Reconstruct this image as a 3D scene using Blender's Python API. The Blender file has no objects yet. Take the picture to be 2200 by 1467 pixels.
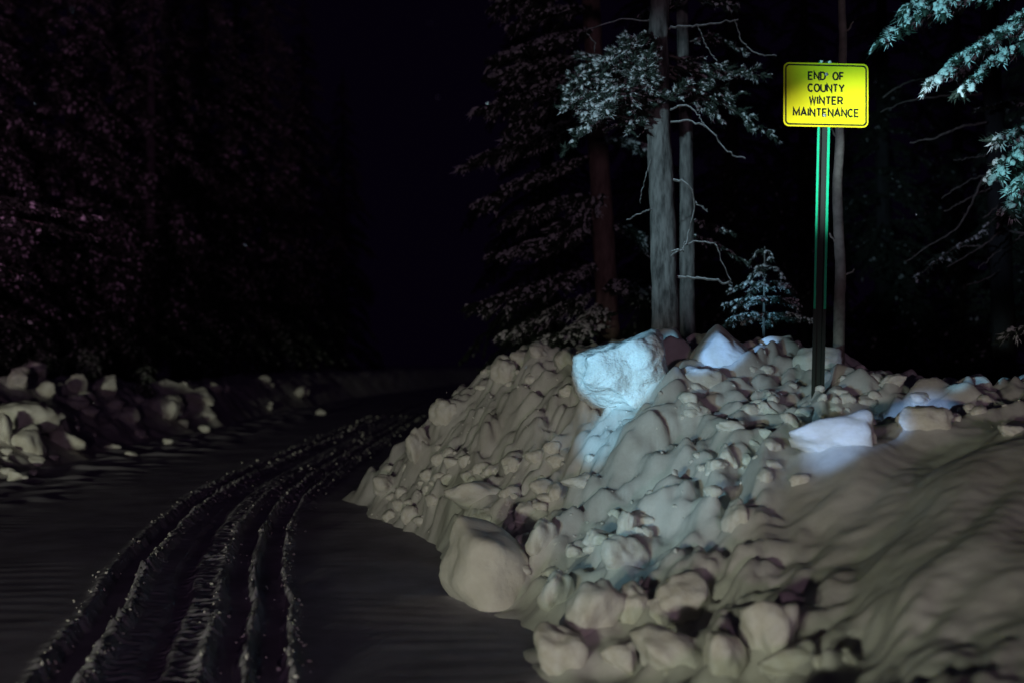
import bpy, bmesh, math, random
import numpy as np
from mathutils import Vector, Matrix

random.seed(7)
rng = np.random.default_rng(7)
R = math.radians
scene = bpy.context.scene
COL = scene.collection

# ------------------------------------------------------------------ camera
F = 2444.0                       # focal length in photograph pixels (40 mm on 36 mm)
CAM = Vector((0.0, 0.0, 1.55))
PITCH = math.atan2(770 - 733.5, F)
cd = bpy.data.cameras.new('camera')
cd.sensor_width = 36.0
cd.lens = 36.0 * F / 2200.0
cd.clip_start = 0.05
cd.clip_end = 1000
cam = bpy.data.objects.new('camera', cd)
COL.objects.link(cam)
cam.location = CAM
cam.rotation_euler = (R(90) + PITCH, 0, 0)
cd.dof.use_dof = True
cd.dof.focus_distance = 8.8
cd.dof.aperture_fstop = 1.0
scene.camera = cam


def P(px, py, Y):
    """point at depth Y (metres in front of the camera) seen at a photograph pixel"""
    u = (px - 1100) / F
    v = (733.5 - py) / F
    d = Vector((u, math.cos(PITCH) - v * math.sin(PITCH), math.sin(PITCH) + v * math.cos(PITCH)))
    return CAM + d * (Y / d.y)


# ------------------------------------------------------------------ night sky
w = bpy.data.worlds.new('World')
scene.world = w
w.use_nodes = True
nt = w.node_tree
bg = nt.nodes['Background']
sky = nt.nodes.new('ShaderNodeTexSky')
sky.sky_type = 'NISHITA'
sky.sun_disc = False
sky.sun_elevation = R(4)
sky.sun_rotation = R(200)
tint = nt.nodes.new('ShaderNodeMix')
tint.data_type = 'RGBA'
tint.blend_type = 'MIX'
tint.inputs['Factor'].default_value = 0.985
tint.inputs['B'].default_value = (0.0010, 0.0004, 0.0024, 1)
nt.links.new(sky.outputs['Color'], tint.inputs['A'])
dim = nt.nodes.new('ShaderNodeMix')
dim.data_type = 'RGBA'
dim.blend_type = 'MULTIPLY'
dim.inputs['Factor'].default_value = 1.0
dim.inputs['B'].default_value = (0.0012, 0.0006, 0.0028, 1)
nt.links.new(sky.outputs['Color'], dim.inputs['A'])
nt.links.new(dim.outputs['Result'], tint.inputs['A'])
nt.links.new(tint.outputs['Result'], bg.inputs['Color'])
bg.inputs['Strength'].default_value = 1.0

# moon: barely there
sd = bpy.data.lights.new('moonlight', 'SUN')
sd.energy = 0.004
sd.angle = R(6)
sd.color = (0.75, 0.6, 1.0)
so = bpy.data.objects.new('moonlight', sd)
COL.objects.link(so)
so.rotation_euler = (R(35), 0, R(-25))


# ------------------------------------------------------------------ lamps: a waiting vehicle behind, a hand torch at the left, added fill spots
def spot(name, loc, target, watts, cone, blend, color, radius, stretch=1.0):
    ld = bpy.data.lights.new(name, 'SPOT')
    ld.energy = watts
    ld.spot_size = R(cone)
    ld.spot_blend = blend
    ld.color = color
    ld.shadow_soft_size = radius
    o = bpy.data.objects.new(name, ld)
    COL.objects.link(o)
    o.location = loc
    d = Vector(target) - Vector(loc)
    o.rotation_euler = d.to_track_quat('-Z', 'Y').to_euler()
    o.scale = (stretch, 1, 1)
    return o


WARM = (0.96, 1.0, 0.74)
COOL = (0.29, 0.70, 1.0)
for hx in (-6.6, -5.2):
    spot('headlight', (hx, -7.5, 0.75), (hx + 4.4, 9.0, 0.46), 1000, 10.4, 0.8, WARM, 0.24, 8.5)
# hot spot of the beam, straight down the road
spot('headlight', (-5.9, -7.5, 0.75), (-4.4, 34, 0.75), 3400, 6.0, 0.9, WARM, 0.2, 3.2)
# added weak pinkish fill straight behind, lifts the headlights' shadows
spot('pink_fill', (0.9, -8.5, 1.3), (-0.6, 14, 3.0), 570, 66, 0.7, (1.0, 0.64, 0.88), 0.3)
spot('forest_fill', (-5.9, -7.5, 0.95), P(330, 60, 45), 7500, 31, 0.9, (1.0, 0.42, 0.80), 0.2)  # added spot, there only to brighten the forest across the road
TORCH = Vector((-5.6, -1.6, 1.5))
spot('torch', TORCH, (0.84, 8.70, 1.47), 5600, 3.5, 0.5, COOL, 0.03)
spot('torch', TORCH, (0.62, 8.25, 1.02), 3400, 2.9, 0.9, COOL, 0.03)
spot('torch', TORCH, (1.68, 8.85, 1.60), 5600, 1.7, 0.5, (0.24, 0.52, 1.0), 0.03)
spot('torch', TORCH, (2.18, 7.02, 1.10), 3600, 2.7, 0.6, (0.32, 0.56, 1.0), 0.03)
spot('torch', TORCH, (3.34, 8.05, 1.42), 3000, 0.9, 0.6, COOL, 0.03)
spot('torch', TORCH, (1.15, 7.50, 0.95), 1150, 11.0, 0.9, (0.42, 0.82, 1.0), 0.06)
spot('torch', TORCH, P(1835, 330, 8.0), 16500, 5.8, 0.85, (0.75, 0.9, 1.0), 0.03)  # extra beam added for the sign, stands in for its sheeting's retroreflection
spot('torch', TORCH, P(1430, 370, 10.5), 3500, 13, 0.8, (0.55, 0.86, 1.0), 0.04)
spot('torch', TORCH, P(1650, 655, 10.6), 4600, 2.6, 0.8, COOL, 0.03)
spot('torch', TORCH, P(2060, 420, 13.4), 1500, 8.0, 0.9, (0.6, 0.75, 1.0), 0.04)
spot('torch', TORCH, P(2080, 100, 8.6), 6800, 7.5, 0.8, (0.26, 0.78, 0.88), 0.03)
spot('torch', TORCH, P(2235, 370, 8.3), 6500, 3.2, 0.8, (0.26, 0.80, 0.86), 0.03)

vs = scene.view_settings
vs.view_transform = 'Standard'
vs.look = 'None'
vs.exposure = 0.0
vs.gamma = 1.0
scene.cycles.max_bounces = 3


# ------------------------------------------------------------------ helpers
def tag(o, label=None, cat=None, group=None, kind=None):
    if label: o['label'] = label
    if cat: o['category'] = cat
    if group: o['group'] = group
    if kind: o['kind'] = kind
    return o


def empty(name, loc, label, cat, group=None):
    o = bpy.data.objects.new(name, None)
    COL.objects.link(o)
    o.location = loc
    o.empty_display_size = 0.1
    return tag(o, label, cat, group)


def link(name, me, parent=None, mat=None):
    o = bpy.data.objects.new(name, me)
    COL.objects.link(o)
    if mat is not None:
        me.materials.append(mat)
    if parent is not None:
        o.parent = parent
    return o


def mesh_np(name, V, Fc, smooth=True):
    """V: n x 3, Fc: list of arrays (m x 3 and/or m x 4)"""
    me = bpy.data.meshes.new(name)
    V = np.asarray(V, dtype=np.float64)
    if isinstance(Fc, np.ndarray):
        Fc = [Fc]
    Fc = [np.asarray(f, dtype=np.int64) for f in Fc if len(f)]
    loops = np.concatenate([f.ravel() for f in Fc])
    sizes = np.concatenate([np.full(len(f), f.shape[1]) for f in Fc])
    me.vertices.add(len(V))
    me.vertices.foreach_set('co', V.ravel())
    me.loops.add(len(loops))
    me.loops.foreach_set('vertex_index', loops.astype(np.int32))
    me.polygons.add(len(sizes))
    starts = np.concatenate([[0], np.cumsum(sizes)[:-1]])
    me.polygons.foreach_set('loop_start', starts.astype(np.int32))
    me.polygons.foreach_set('loop_total', sizes.astype(np.int32))
    if smooth:
        me.polygons.foreach_set('use_smooth', np.ones(len(sizes), dtype=bool))
    me.update(calc_edges=True)
    me.validate()
    return me


_perm = np.random.default_rng(11).permutation(256)
_perm = np.concatenate([_perm, _perm, _perm])
_g3 = np.random.default_rng(12).normal(size=(256, 3))
_g3 /= np.linalg.norm(_g3, axis=1)[:, None]


def noise3(x, y, z):
    x, y, z = np.broadcast_arrays(np.asarray(x, float), np.asarray(y, float), np.asarray(z, float))
    xi, yi, zi = np.floor(x).astype(int), np.floor(y).astype(int), np.floor(z).astype(int)
    xf, yf, zf = x - xi, y - yi, z - zi
    u, v, t = [q * q * q * (q * (q * 6 - 15) + 10) for q in (xf, yf, zf)]
    out = 0
    for dx in (0, 1):
        for dy in (0, 1):
            for dz in (0, 1):
                h = _perm[_perm[_perm[(xi + dx) & 255] + ((yi + dy) & 255)] + ((zi + dz) & 255)]
                g = _g3[h]
                d = g[..., 0] * (xf - dx) + g[..., 1] * (yf - dy) + g[..., 2] * (zf - dz)
                wx = u if dx else 1 - u
                wy = v if dy else 1 - v
                wz = t if dz else 1 - t
                out = out + d * wx * wy * wz
    return out * 1.6


def smooth(a, b, x):
    t = np.clip((np.asarray(x, float) - a) / (b - a), 0, 1)
    return t * t * (3 - 2 * t)


def grid(name, xs, ys, hfun):
    X, Y = np.meshgrid(xs, ys)
    Z = hfun(X, Y)
    V = np.stack([X.ravel(), Y.ravel(), Z.ravel()], 1)
    nx, ny = len(xs), len(ys)
    i = np.arange(nx * ny).reshape(ny, nx)
    Fq = np.stack([i[:-1, :-1].ravel(), i[:-1, 1:].ravel(), i[1:, 1:].ravel(), i[1:, :-1].ravel()], 1)
    return mesh_np(name, V, Fq)


def spaced(*segs):
    """segments (start, end, step_at_start, step_at_end)"""
    out = []
    for a, b, s0, s1 in segs:
        x = a
        while x < b - 1e-6:
            out.append(x)
            x += s0 + (s1 - s0) * (x - a) / (b - a)
    out.append(segs[-1][1])
    return np.array(out)


# ------------------------------------------------------------------ materials
def material(name, base, rough=0.7, var=None, vscale=5.0, bump=(), spec=0.3, metallic=0.0, sss=0.0, coords='Object',
             stretch=None):
    m = bpy.data.materials.new(name)
    m.use_nodes = True
    n = m.node_tree
    b = n.nodes['Principled BSDF']
    b.inputs['Roughness'].default_value = rough
    b.inputs['Specular IOR Level'].default_value = spec
    b.inputs['Metallic'].default_value = metallic
    b.inputs['Base Color'].default_value = (*base, 1)
    if sss:
        b.inputs['Subsurface Weight'].default_value = sss
        b.inputs['Subsurface Radius'].default_value = (1.0, 1.0, 1.1)
        b.inputs['Subsurface Scale'].default_value = 0.035
    tc = n.nodes.new('ShaderNodeTexCoord')
    src = tc.outputs[coords]
    if stretch:
        mp = n.nodes.new('ShaderNodeMapping')
        mp.inputs['Scale'].default_value = stretch
        n.links.new(src, mp.inputs['Vector'])
        src = mp.outputs['Vector']
    if var:
        nz = n.nodes.new('ShaderNodeTexNoise')
        nz.inputs['Scale'].default_value = vscale
        nz.inputs['Detail'].default_value = 6
        nz.inputs['Roughness'].default_value = 0.65
        n.links.new(src, nz.inputs['Vector'])
        rp = n.nodes.new('ShaderNodeValToRGB')
        rp.color_ramp.elements[0].position = 0.36
        rp.color_ramp.elements[0].color = (*var, 1)
        rp.color_ramp.elements[1].position = 0.60
        rp.color_ramp.elements[1].color = (*base, 1)
        n.links.new(nz.outputs['Fac'], rp.inputs['Fac'])
        n.links.new(rp.outputs['Color'], b.inputs['Base Color'])
    prev = None
    for sc_, strength, dist in bump:
        nz = n.nodes.new('ShaderNodeTexNoise')
        nz.inputs['Scale'].default_value = sc_
        nz.inputs['Detail'].default_value = 5
        n.links.new(src, nz.inputs['Vector'])
        bp = n.nodes.new('ShaderNodeBump')
        bp.inputs['Strength'].default_value = strength
        bp.inputs['Distance'].default_value = dist
        n.links.new(nz.outputs['Fac'], bp.inputs['Height'])
        if prev:
            n.links.new(prev, bp.inputs['Normal'])
        prev = bp.outputs['Normal']
    if prev:
        n.links.new(prev, b.inputs['Normal'])
    return m


M = {}
M['snow'] = material('snow', (0.74, 0.74, 0.73), 0.75, (0.52, 0.51, 0.48), 1.5, ((45, 0.15, 0.010),), 0.2, sss=0.12)
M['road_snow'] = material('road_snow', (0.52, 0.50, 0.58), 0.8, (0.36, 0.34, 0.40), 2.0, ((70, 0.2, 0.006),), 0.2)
M['chunk'] = material('packed_snow', (0.86, 0.86, 0.84), 0.75, (0.70, 0.68, 0.61), 1.2, ((2.5, 0.12, 0.12), (14, 0.10, 0.03)), 0.2, sss=0.35)
M['clean'] = material('clean_snow', (0.92, 0.91, 0.86), 0.75, (0.80, 0.78, 0.72), 1.0, ((2.5, 0.12, 0.12), (14, 0.10, 0.03)), 0.2, sss=0.3)
M['rugged'] = material('rugged_snow', (0.86, 0.86, 0.85), 0.75, (0.74, 0.73, 0.70), 1.5, ((4, 0.45, 0.10), (13, 0.4, 0.04)), 0.25, sss=0.3)
M['bough_snow'] = material('bough_snow', (0.78, 0.80, 0.82), 0.7, (0.5, 0.54, 0.53), 30, ((60, 0.5, 0.01),), 0.25)
M['needles'] = material('needles', (0.040, 0.055, 0.042), 0.6, (0.02, 0.03, 0.022), 20, (), 0.3)
M['bark'] = material('grey_bark', (0.24, 0.24, 0.23), 0.85, (0.06, 0.06, 0.058), 15, ((14, 0.8, 0.03), (60, 0.5, 0.01)), 0.2,
                     stretch=(1, 1, 0.25))
M['bark_red'] = material('brown_bark', (0.26, 0.19, 0.165), 0.9, (0.13, 0.095, 0.085), 12, ((12, 0.8, 0.03),), 0.2,
                         stretch=(1, 1, 0.25))
M['bark_shaded'] = material('shaded_bark', (0.045, 0.045, 0.05), 0.9, (0.025, 0.025, 0.028), 9, ((14, 0.8, 0.03),), 0.1, stretch=(1, 1, 0.25))  # bark darkened so trunks stay dim even in a beam: shade in the colour
M['bark_pale'] = material('sapling_bark', (0.27, 0.27, 0.23), 0.8, (0.16, 0.16, 0.135), 12, ((30, 0.5, 0.01),), 0.2)
M['twig'] = material('dead_wood', (0.22, 0.20, 0.19), 0.85, (0.11, 0.10, 0.09), 25, ((80, 0.5, 0.005),), 0.2)
M['yellow'] = material('yellow_sheeting', (0.86, 0.74, 0.012), 0.5, (0.80, 0.68, 0.012), 6, (), 0.3)
M['black'] = material('black_print', (0.008, 0.010, 0.008), 0.6)
M['green'] = material('green_post_paint', (0.012, 0.60, 0.27), 0.45, (0.012, 0.50, 0.23), 15, (), 0.4)
M['zinc'] = material('zinc', (0.62, 0.64, 0.65), 0.4, metallic=0.8)
M['post_shaded'] = material('shaded_channel', (0.025, 0.035, 0.028), 0.6)  # shade of the web and lower post put into the colour

# ------------------------------------------------------------------ road
_cy = np.array([0, 3.0, 5.44, 7.0, 8.8, 10.3, 13.2, 16.0, 21.0, 30.0, 38.0, 60, 90])
_cx = np.array([-1.05, -1.25, -1.60, -1.95, -2.35, -2.62, -2.95, -3.02, -3.02, -3.0, -2.8, -0.5, 6.0])


def track(y):
    # smooth interpolation of the wheel track's centre line
    y = np.asarray(y, float)
    o = 0
    for k in (-1.0, -0.5, 0, 0.5, 1.0):
        o = o + np.interp(y + k, _cy, _cx)
    return o / 5


def road_h(x, y):
    s = x - track(y)
    wob = 0.03 * noise3(y * 0.9, 3.1, 0) + 0.016 * noise3(x * 2 + y * 4, y * 3, 0) + 0.008 * noise3(x * 9, y * 12, 1)
    s = s + wob
    near = 1 - 0.65 * smooth(10.2, 14.5, y)
    far = 1 - near

    def g(c, wd):
        return np.exp(-((s - c) / wd) ** 2)

    def flat(c, hw, e=0.022):
        return smooth(-hw - e, -hw + e, s - c) * (1 - smooth(hw - e, hw + e, s - c))
    crumb = np.abs(noise3(x * 22, y * 16, 1.0)) + 0.6 * np.abs(noise3(x * 45, y * 40, 4.0))
    rut = -0.062 * flat(-0.56, 0.085) - 0.040 * flat(-0.13, 0.065) - 0.028 * flat(0.25, 0.075) - 0.062 * flat(0.47, 0.09)
    rut = rut - 0.02 * flat(-0.28, 0.08)
    ridge = (g(-0.69, .035) * .5 + g(-0.415, .05) * 1.2 + g(0.13, .03) * .9 + g(0.365, .035) * 1.0 + g(0.585, .03) * 1.0)
    rid = ridge * (0.006 + 0.060 * crumb) * (0.55 + 0.9 * np.clip(0.5 + noise3(x * 2.5, y * 1.6, 15), 0, 1.3))
    rip = (flat(0.0, 0.11, 0.03) + 0.5 * flat(-.29, .07, .03)) * (0.011 * np.sin(y * 2 * np.pi / 0.10 + 4.5 * noise3(x * 5, y * 2.6, 7)) * np.clip(0.4 + 1.2 * noise3(x * 6, y * 5, 2), 0, 1.2) + 0.022 * np.abs(noise3(x * 14, y * 20, 6)))
    z = near * (rut + rid + rip)
    # far down the road the ruts have been churned into two rough bands
    band = np.exp(-((s + 0.48) / 0.20) ** 2) + np.exp(-((s - 0.42) / 0.20) ** 2)
    z = z + far * (-0.045 * band + band * 0.14 * crumb + 0.05 * np.exp(-(s / .2) ** 2) * crumb + 0.035 * crumb * (g(-.75, .07) + g(.72, .07)))
    edge = smooth(0.7, 1.0, np.abs(s))
    z = z + 0.012 * noise3(x * 0.9, y * 0.4, 5) + 0.003 * noise3(x * 3, y * 1.2, 6) * (0.4 + edge)
    # wind ripples between track and bank
    z = z + 0.0010 * edge * np.sin(y * 2 * np.pi / 0.22 + 4 * noise3(x * 0.8, y * 1.1, 3)) * smooth(-0.2, .3, noise3(x * 1.1, y * .8, 9))
    # loose rubble at the foot of the left bank
    z = z + smooth(-4.6, -5.8, x) * 0.07 * np.maximum(0, noise3(x * 2.2, y * 2.2, 12)) * smooth(9, 12, y)
    return z


xs = spaced((-90, -7, 6, 0.3), (-7, -4.2, 0.08, 0.03), (-4.2, -0.4, 0.02, 0.02), (-0.4, 1.0, 0.03, 0.06), (1.0, 90, 0.2, 8))
ys = spaced((-30, 3.5, 2.0, 0.3), (3.5, 14, 0.018, 0.022), (14, 34, 0.03, 0.10), (34, 260, 0.2, 12))
road = link('snowy_road', grid('snowy_road', xs, ys, road_h), None, M['road_snow'])
tag(road, kind='structure')

# ------------------------------------------------------------------ the ploughed bank beside the sign
ctrl = []
for px, py, Y in [
    (2200, 1467, 3.6), (2200, 1250, 4.5), (2200, 1100, 5.3), (2200, 980, 6.1), (2200, 895, 7.0),
    (1950, 1467, 4.1), (1950, 1250, 5.0), (1950, 1080, 5.9), (1950, 960, 6.8), (1950, 885, 7.7),
    (1700, 1467, 4.7), (1700, 1300, 5.35), (1700, 1150, 6.05), (1700, 1000, 6.85), (1700, 900, 7.5), (1757, 848, 8.0),
    (1560, 1467, 4.95), (1550, 1250, 5.85), (1550, 1050, 6.9), (1550, 920, 7.7), (1540, 850, 8.35),
    (1400, 1410, 5.6), (1400, 1290, 6.1), (1400, 1180, 6.7), (1400, 1050, 7.4), (1400, 930, 8.0), (1400, 860, 8.5),
    (1250, 1310, 6.6), (1250, 1180, 7.2), (1250, 1050, 7.95), (1270, 930, 8.6), (1280, 850, 9.1), (1290, 790, 9.6),
    (1130, 1180, 7.8), (1120, 1060, 8.6), (1120, 950, 9.4), (1130, 860, 10.0), (1150, 785, 10.6),
    (1020, 1110, 8.9), (1020, 1010, 9.7), (1020, 920, 10.4), (1060, 830, 11.0), (1100, 785, 11.2),
    (930, 1065, 10.0), (930, 980, 10.8), (945, 890, 11.5), (865, 1045, 11.0), (880, 975, 11.7),
    (1480, 790, 9.1), (1550, 765, 9.4), (1700, 765, 9.4), (1800, 785, 9.1), (1900, 825, 8.9), (2050, 835, 8.6), (2150, 855, 8.1),
]:
    p = P(px, py, Y)
    ctrl.append((p.x, p.y, p.z))
for px, py in [(792, 1090), (850, 1128), (900, 1150), (950, 1185), (1030, 1290), (1150, 1330), (1165, 1400), (1150, 1467)]:
    Yg = F * 1.55 / (py - 770)
    p = P(px, py, Yg)
    ctrl.append((p.x, p.y, 0.0))
ctrl += [(0.2, 4.2, 0), (0.5, 3.0, 0), (0.8, 1.5, 0), (1.2, 0, 0), (1.6, -2, 0), (3, 0, .75), (3, 2.2, .85), (2.2, 1.5, .55),
         (4, 4, 1.1), (5, 7, 1.3), (6, 2, 1.0), (9, 5, 1.1), (9, 10, 1.0), (4, 10, 1.15), (6, 12, 1.0),
         (1.0, 11.6, 1.35), (2.0, 11, 1.3), (3, 10.8, 1.25), (0.2, 12.4, 1.3), (-.6, 12.8, .9), (-1.2, 13.2, .45), (-1.8, 13.5, 0.0),
         (-1.75, 12.3, 0), (-1.3, 16, .35), (-1.8, 16, 0), (0, 17, .8), (2, 15, 1.0), (5, 17, 1.0), (9, 17, 1.0), (-1.8, 22, 0), (-.5, 22, .6),
         (3, 22, .9), (9, 22, .9)]
ctrl = np.array(ctrl)


def _phi(r2):
    return 0.5 * r2 * np.log(r2 + 1e-9)


def fit_tps(c, lam=0.004):
    n = len(c)
    d2 = ((c[:, None, :2] - c[None, :, :2]) ** 2).sum(-1)
    A = np.zeros((n + 3, n + 3))
    A[:n, :n] = _phi(d2) + lam * np.eye(n)
    A[:n, n] = 1
    A[:n, n + 1:] = c[:, :2]
    A[n, :n] = 1
    A[n + 1:, :n] = c[:, :2].T
    return np.linalg.solve(A, np.concatenate([c[:, 2], np.zeros(3)]))


_tps = fit_tps(ctrl)


def bank_base(x, y):
    x = np.asarray(x, float)
    y = np.asarray(y, float)
    shp = x.shape
    xf, yf = x.ravel(), y.ravel()
    z = _tps[-3] + _tps[-2] * xf + _tps[-1] * yf
    for k in range(len(ctrl)):
        z = z + _tps[k] * _phi((xf - ctrl[k, 0]) ** 2 + (yf - ctrl[k, 1]) ** 2)
    return z.reshape(shp)


def bank_h(x, y):
    z = bank_base(x, y)
    z = z + (0.07 * noise3(x * 1.7, y * 1.7, 31) + 0.05 * noise3(x * 4.5, y * 4.5, 33)) * (1 - smooth(0.1, 0.45, z))
    # the plough left diagonal drags running up the slope, rubble in between
    a = R(46)
    u = x * math.cos(a) + y * math.sin(a)
    v = -x * math.sin(a) + y * math.cos(a)
    wv = v + 0.18 * noise3(x * 1.3, y * 1.3, 21)
    right = smooth(0.9, 1.9, x) * (1 - smooth(6.8, 8.0, y))
    drag = noise3(u * (0.55 - 0.25 * right), wv * (3.0 - 1.0 * right), 1.5)
    drag2 = noise3(u * (1.2 - 0.6 * right), wv * 5.0, 2.5) * (1 - 0.35 * right)
    lump = noise3(x * 2.2, y * 2.2, z * 2.2)
    lump2 = noise3(u * 4.0, wv * 6.5, z * 4 + 3)
    lump3 = noise3(x * 13, y * 13, z * 13)
    rub = 1 - 0.95 * right
    on = smooth(-0.02, 0.18, z)
    d = (0.13 * drag + 0.06 * drag2) * (0.85 + 0.15 * right) \
        + 0.10 * right * noise3(u * 0.9, wv * 1.4, 41) + rub * (0.13 * np.abs(lump) * 1.6 - 0.06 + 0.085 * np.abs(lump2) * 1.5 + 0.035 * np.abs(noise3(x * 8, y * 8, z * 8 + 5)) + 0.010 * lump3) + 0.005 * lump3
    d = d - 0.10 * np.exp(-((x - 2.12) ** 2 + ((y - 7.72) / 1.2) ** 2) / 0.16)
    back = 1 - 0.7 * smooth(12, 14, y)
    z = z + on * d * back
    return np.maximum(z, -0.12)


# ------------------------------------------------------------------ low bank across the road
def left_foot(y):
    return np.interp(y, [0, 8, 13.5, 20, 31, 45, 70, 100], [-6.6, -6.4, -6.2, -6.4, -6.5, -6.0, -3.0, 3.0])


def left_h(x, y):
    s = left_foot(y) - x          # metres behind the foot
    crest = np.interp(y, [0, 10, 18, 24, 30, 36, 45, 90], [.7, .95, 1.15, 1.1, .80, .95, 1.0, .9])
    z = crest * np.where(y > 26, smooth(-0.1, 1.3, s), smooth(-0.1, 2.6, s)) - 0.35 * smooth(2.8, 5.0, s) - 0.10
    z = z + smooth(0, 1.0, s) * (0.20 * np.abs(noise3(x * 1.3, y * 1.1, 3)) + 0.14 * np.abs(noise3(x * 3.1, y * 2.8, 5)) + 0.05 * noise3(x * 8, y * 8, 2))
    return z


def hit(px, py, hf, y0, y1, step=0.02):
    """first point on a height field along the line of sight"""
    a = P(px, py, 1.0) - CAM
    yy = np.arange(y0, y1, step)
    xx = CAM.x + a.x * yy
    zz = CAM.z + a.z * yy
    g = hf(xx, yy)
    k = np.argmax(zz <= g)
    if zz[k] > g[k]:
        return None
    return Vector((xx[k], yy[k], g[k]))


# ------------------------------------------------------------------ snow chunks
def ico(sub):
    bm = bmesh.new()
    bmesh.ops.create_icosphere(bm, subdivisions=sub, radius=1.0)
    V = np.array([v.co[:] for v in bm.verts])
    Fc = np.array([[v.index for v in f.verts] for f in bm.faces])
    bm.free()
    V /= np.linalg.norm(V, axis=1)[:, None]
    return V, Fc


ICO = {k: ico(k) for k in (1, 2, 3, 4, 5)}


def chunk_geo(seed, sub=3, planes=9, sharp=10.0, rough=0.06, extra=None):
    r = np.random.default_rng(seed)
    D, Fc = ICO[sub]
    n = r.normal(size=(planes, 3))
    n /= np.linalg.norm(n, axis=1)[:, None]
    d = r.uniform(0.62, 1.0, planes)
    if extra is not None:
        n = np.concatenate([n, extra[0]])
        d = np.concatenate([d, extra[1]])
    dots = np.maximum(D @ n.T, 1e-3) / d[None, :]
    inv = (dots ** sharp).sum(1) ** (1 / sharp)
    rad = 1 / np.maximum(inv, 0.75)
    V = D * rad[:, None]
    o = r.uniform(0, 50, 3)
    q = V * 1.9 + o
    V = V * (1 + rough * noise3(q[:, 0], q[:, 1], q[:, 2]) * 1.6)[:, None]
    q = V * 5.5 + o
    V = V * (1 + rough * 0.40 * np.abs(noise3(q[:, 0], q[:, 1], q[:, 2])))[:, None]
    if sub >= 4:
        q = V * 13 + o
        V = V * (1 + rough * 0.16 * noise3(q[:, 0], q[:, 1], q[:, 2]))[:, None]
    lo, hi = V.min(0), V.max(0)
    V = (V - (lo + hi) / 2) / (hi - lo) * 2          # fits a 2 x 2 x 2 box
    return V, Fc


SMALL = [mesh_np('snow_chunk', *chunk_geo(100 + k, 3, 7, 4.5, 0.10)) for k in range(16)]
BIG = [mesh_np('snow_chunk', *chunk_geo(300 + k, 4, 7, 5.5, 0.10)) for k in range(12)]
for me in SMALL + BIG:
    me.materials.append(M['chunk'])


SKIRT = []


def put_chunk(me, loc, size, rot=(0, 0, 0), label=None, group=None, name='snow_chunk'):
    o = bpy.data.objects.new(name, me)
    COL.objects.link(o)
    o.location = loc
    o.scale = (size[0] / 2, size[1] / 2, size[2] / 2)
    o.rotation_euler = rot
    return tag(o, label, 'snow chunk', group)


def chunk_px(px, py, wpx, hpx, label, group=None, k=None, depth=1.0, rot=None, hf=bank_h, yr=(3.0, 13.0), sink=0.30, mesh=None, Y=None):
    """a chunk whose middle shows at a pixel, resting on the bank"""
    foot = hit(px, py + hpx * 0.35, hf, *yr)
    k_ = 0
    while foot is None and k_ < 40:          # line of sight passes over the crest: come down until it lands
        py += 4
        k_ += 1
        foot = hit(px, py + hpx * 0.35, hf, *yr)
    if foot is None:
        return None
    if Y is not None:
        foot.y = Y
    c = P(px, py, foot.y + 0.02)
    s = foot.y / F
    sx, sz = wpx * s, hpx * s
    sy = (sx + sz) / 2 * depth
    c.y += sy * (0.5 - sink) * 0.6
    SKIRT.append((c.x, c.y, sx, sz, 'bank' if hf is bank_h else 'left'))
    pool = BIG if max(wpx, hpx) > 55 else SMALL
    if k is None:
        k = random.randrange(len(pool))
    if rot is None:
        rot = (random.uniform(-.2, .2), random.uniform(-.2, .2), random.uniform(-.5, .5))
    return put_chunk(mesh or pool[k % len(pool)], c, (sx, sy, sz), rot, label, group)


# the two blocks that crown the bank, each with its own shape
def block(seed, normals, dists, rough=0.07, sharp=26.0):
    n = np.array(normals, float)
    n /= np.linalg.norm(n, axis=1)[:, None]
    V, Fc = chunk_geo(seed, 5, 1, sharp, rough, (n, np.array(dists)))
    me = mesh_np('snow_block', V, Fc)
    me.materials.append(M['rugged' if seed == 41 else 'clean' if seed == 43 else 'chunk'])
    return me


crown = block(41, [(-1, -.15, .0), (-.26, -.05, 1), (-.15, -1, .1), (.35, -1, .35), (.3, -1, -.35), (1, -.1, .05), (-.6, -.4, -.85), (.5, -.2, -.95),
                   (0, 1, 0), (.75, -.1, .9), (-.1, -.1, -1)],
              [.88, .56, .70, .86, .74, .88, .76, .86, .8, .98, .86], 0.12, 40)
q_ = np.array([v.co[:] for v in crown.vertices])
rid = 0.055 * np.abs(noise3(q_[:, 0] * 2.6 + q_[:, 2] * 2.0, q_[:, 1] * 3, q_[:, 2] * 2.6 - q_[:, 0] * 2.0)) + 0.03 * np.abs(noise3(*(q_.T * 7.0)))
q_ = q_ * (1 - rid)[:, None]
crown.vertices.foreach_set('co', q_.ravel())
c = P(1338, 800, 8.75)
put_chunk(crown, c, (0.80, 0.70, 0.64), (0, R(-4), R(4)), 'large rugged blue-lit snow block crowning the bank below the thick grey trunk')
peak = block(42, [(-.9, -.3, .55), (.75, -.2, .65), (.1, -1, .25), (-.6, -.9, .1), (.7, -.8, .1), (0, 0, -1), (0, 1, .2), (1, 0, 0), (-1, 0, 0)],
             [.60, .58, .6, .72, .7, .8, .8, .9, .9], 0.06, 8)
c = P(1552, 764, 8.92)
put_chunk(peak, c, (0.58, 0.5, 0.50), (0, 0, R(-12)), 'smooth peaked blue-lit snow block behind a brown-grey slab on the crest')
foot = block(43, [(-1, -.35, .25), (-.35, -1, .1), (.25, -1, .2), (.75, -.75, .1), (1, 0, .35), (.2, -.2, 1), (.75, 0, .8), (0, 0, -1), (0, 1, .1), (-.7, -.3, -.6)],
             [.80, .74, .70, .78, .86, .74, .80, .78, .8, .88], 0.06, 13)
Yg = 7.3
c = P(1052, 1212, Yg)
put_chunk(foot, c, (0.64, 0.58, 0.57), (0, R(3), R(4)), 'large faceted snow block standing alone on the road at the bank foot')

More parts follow.
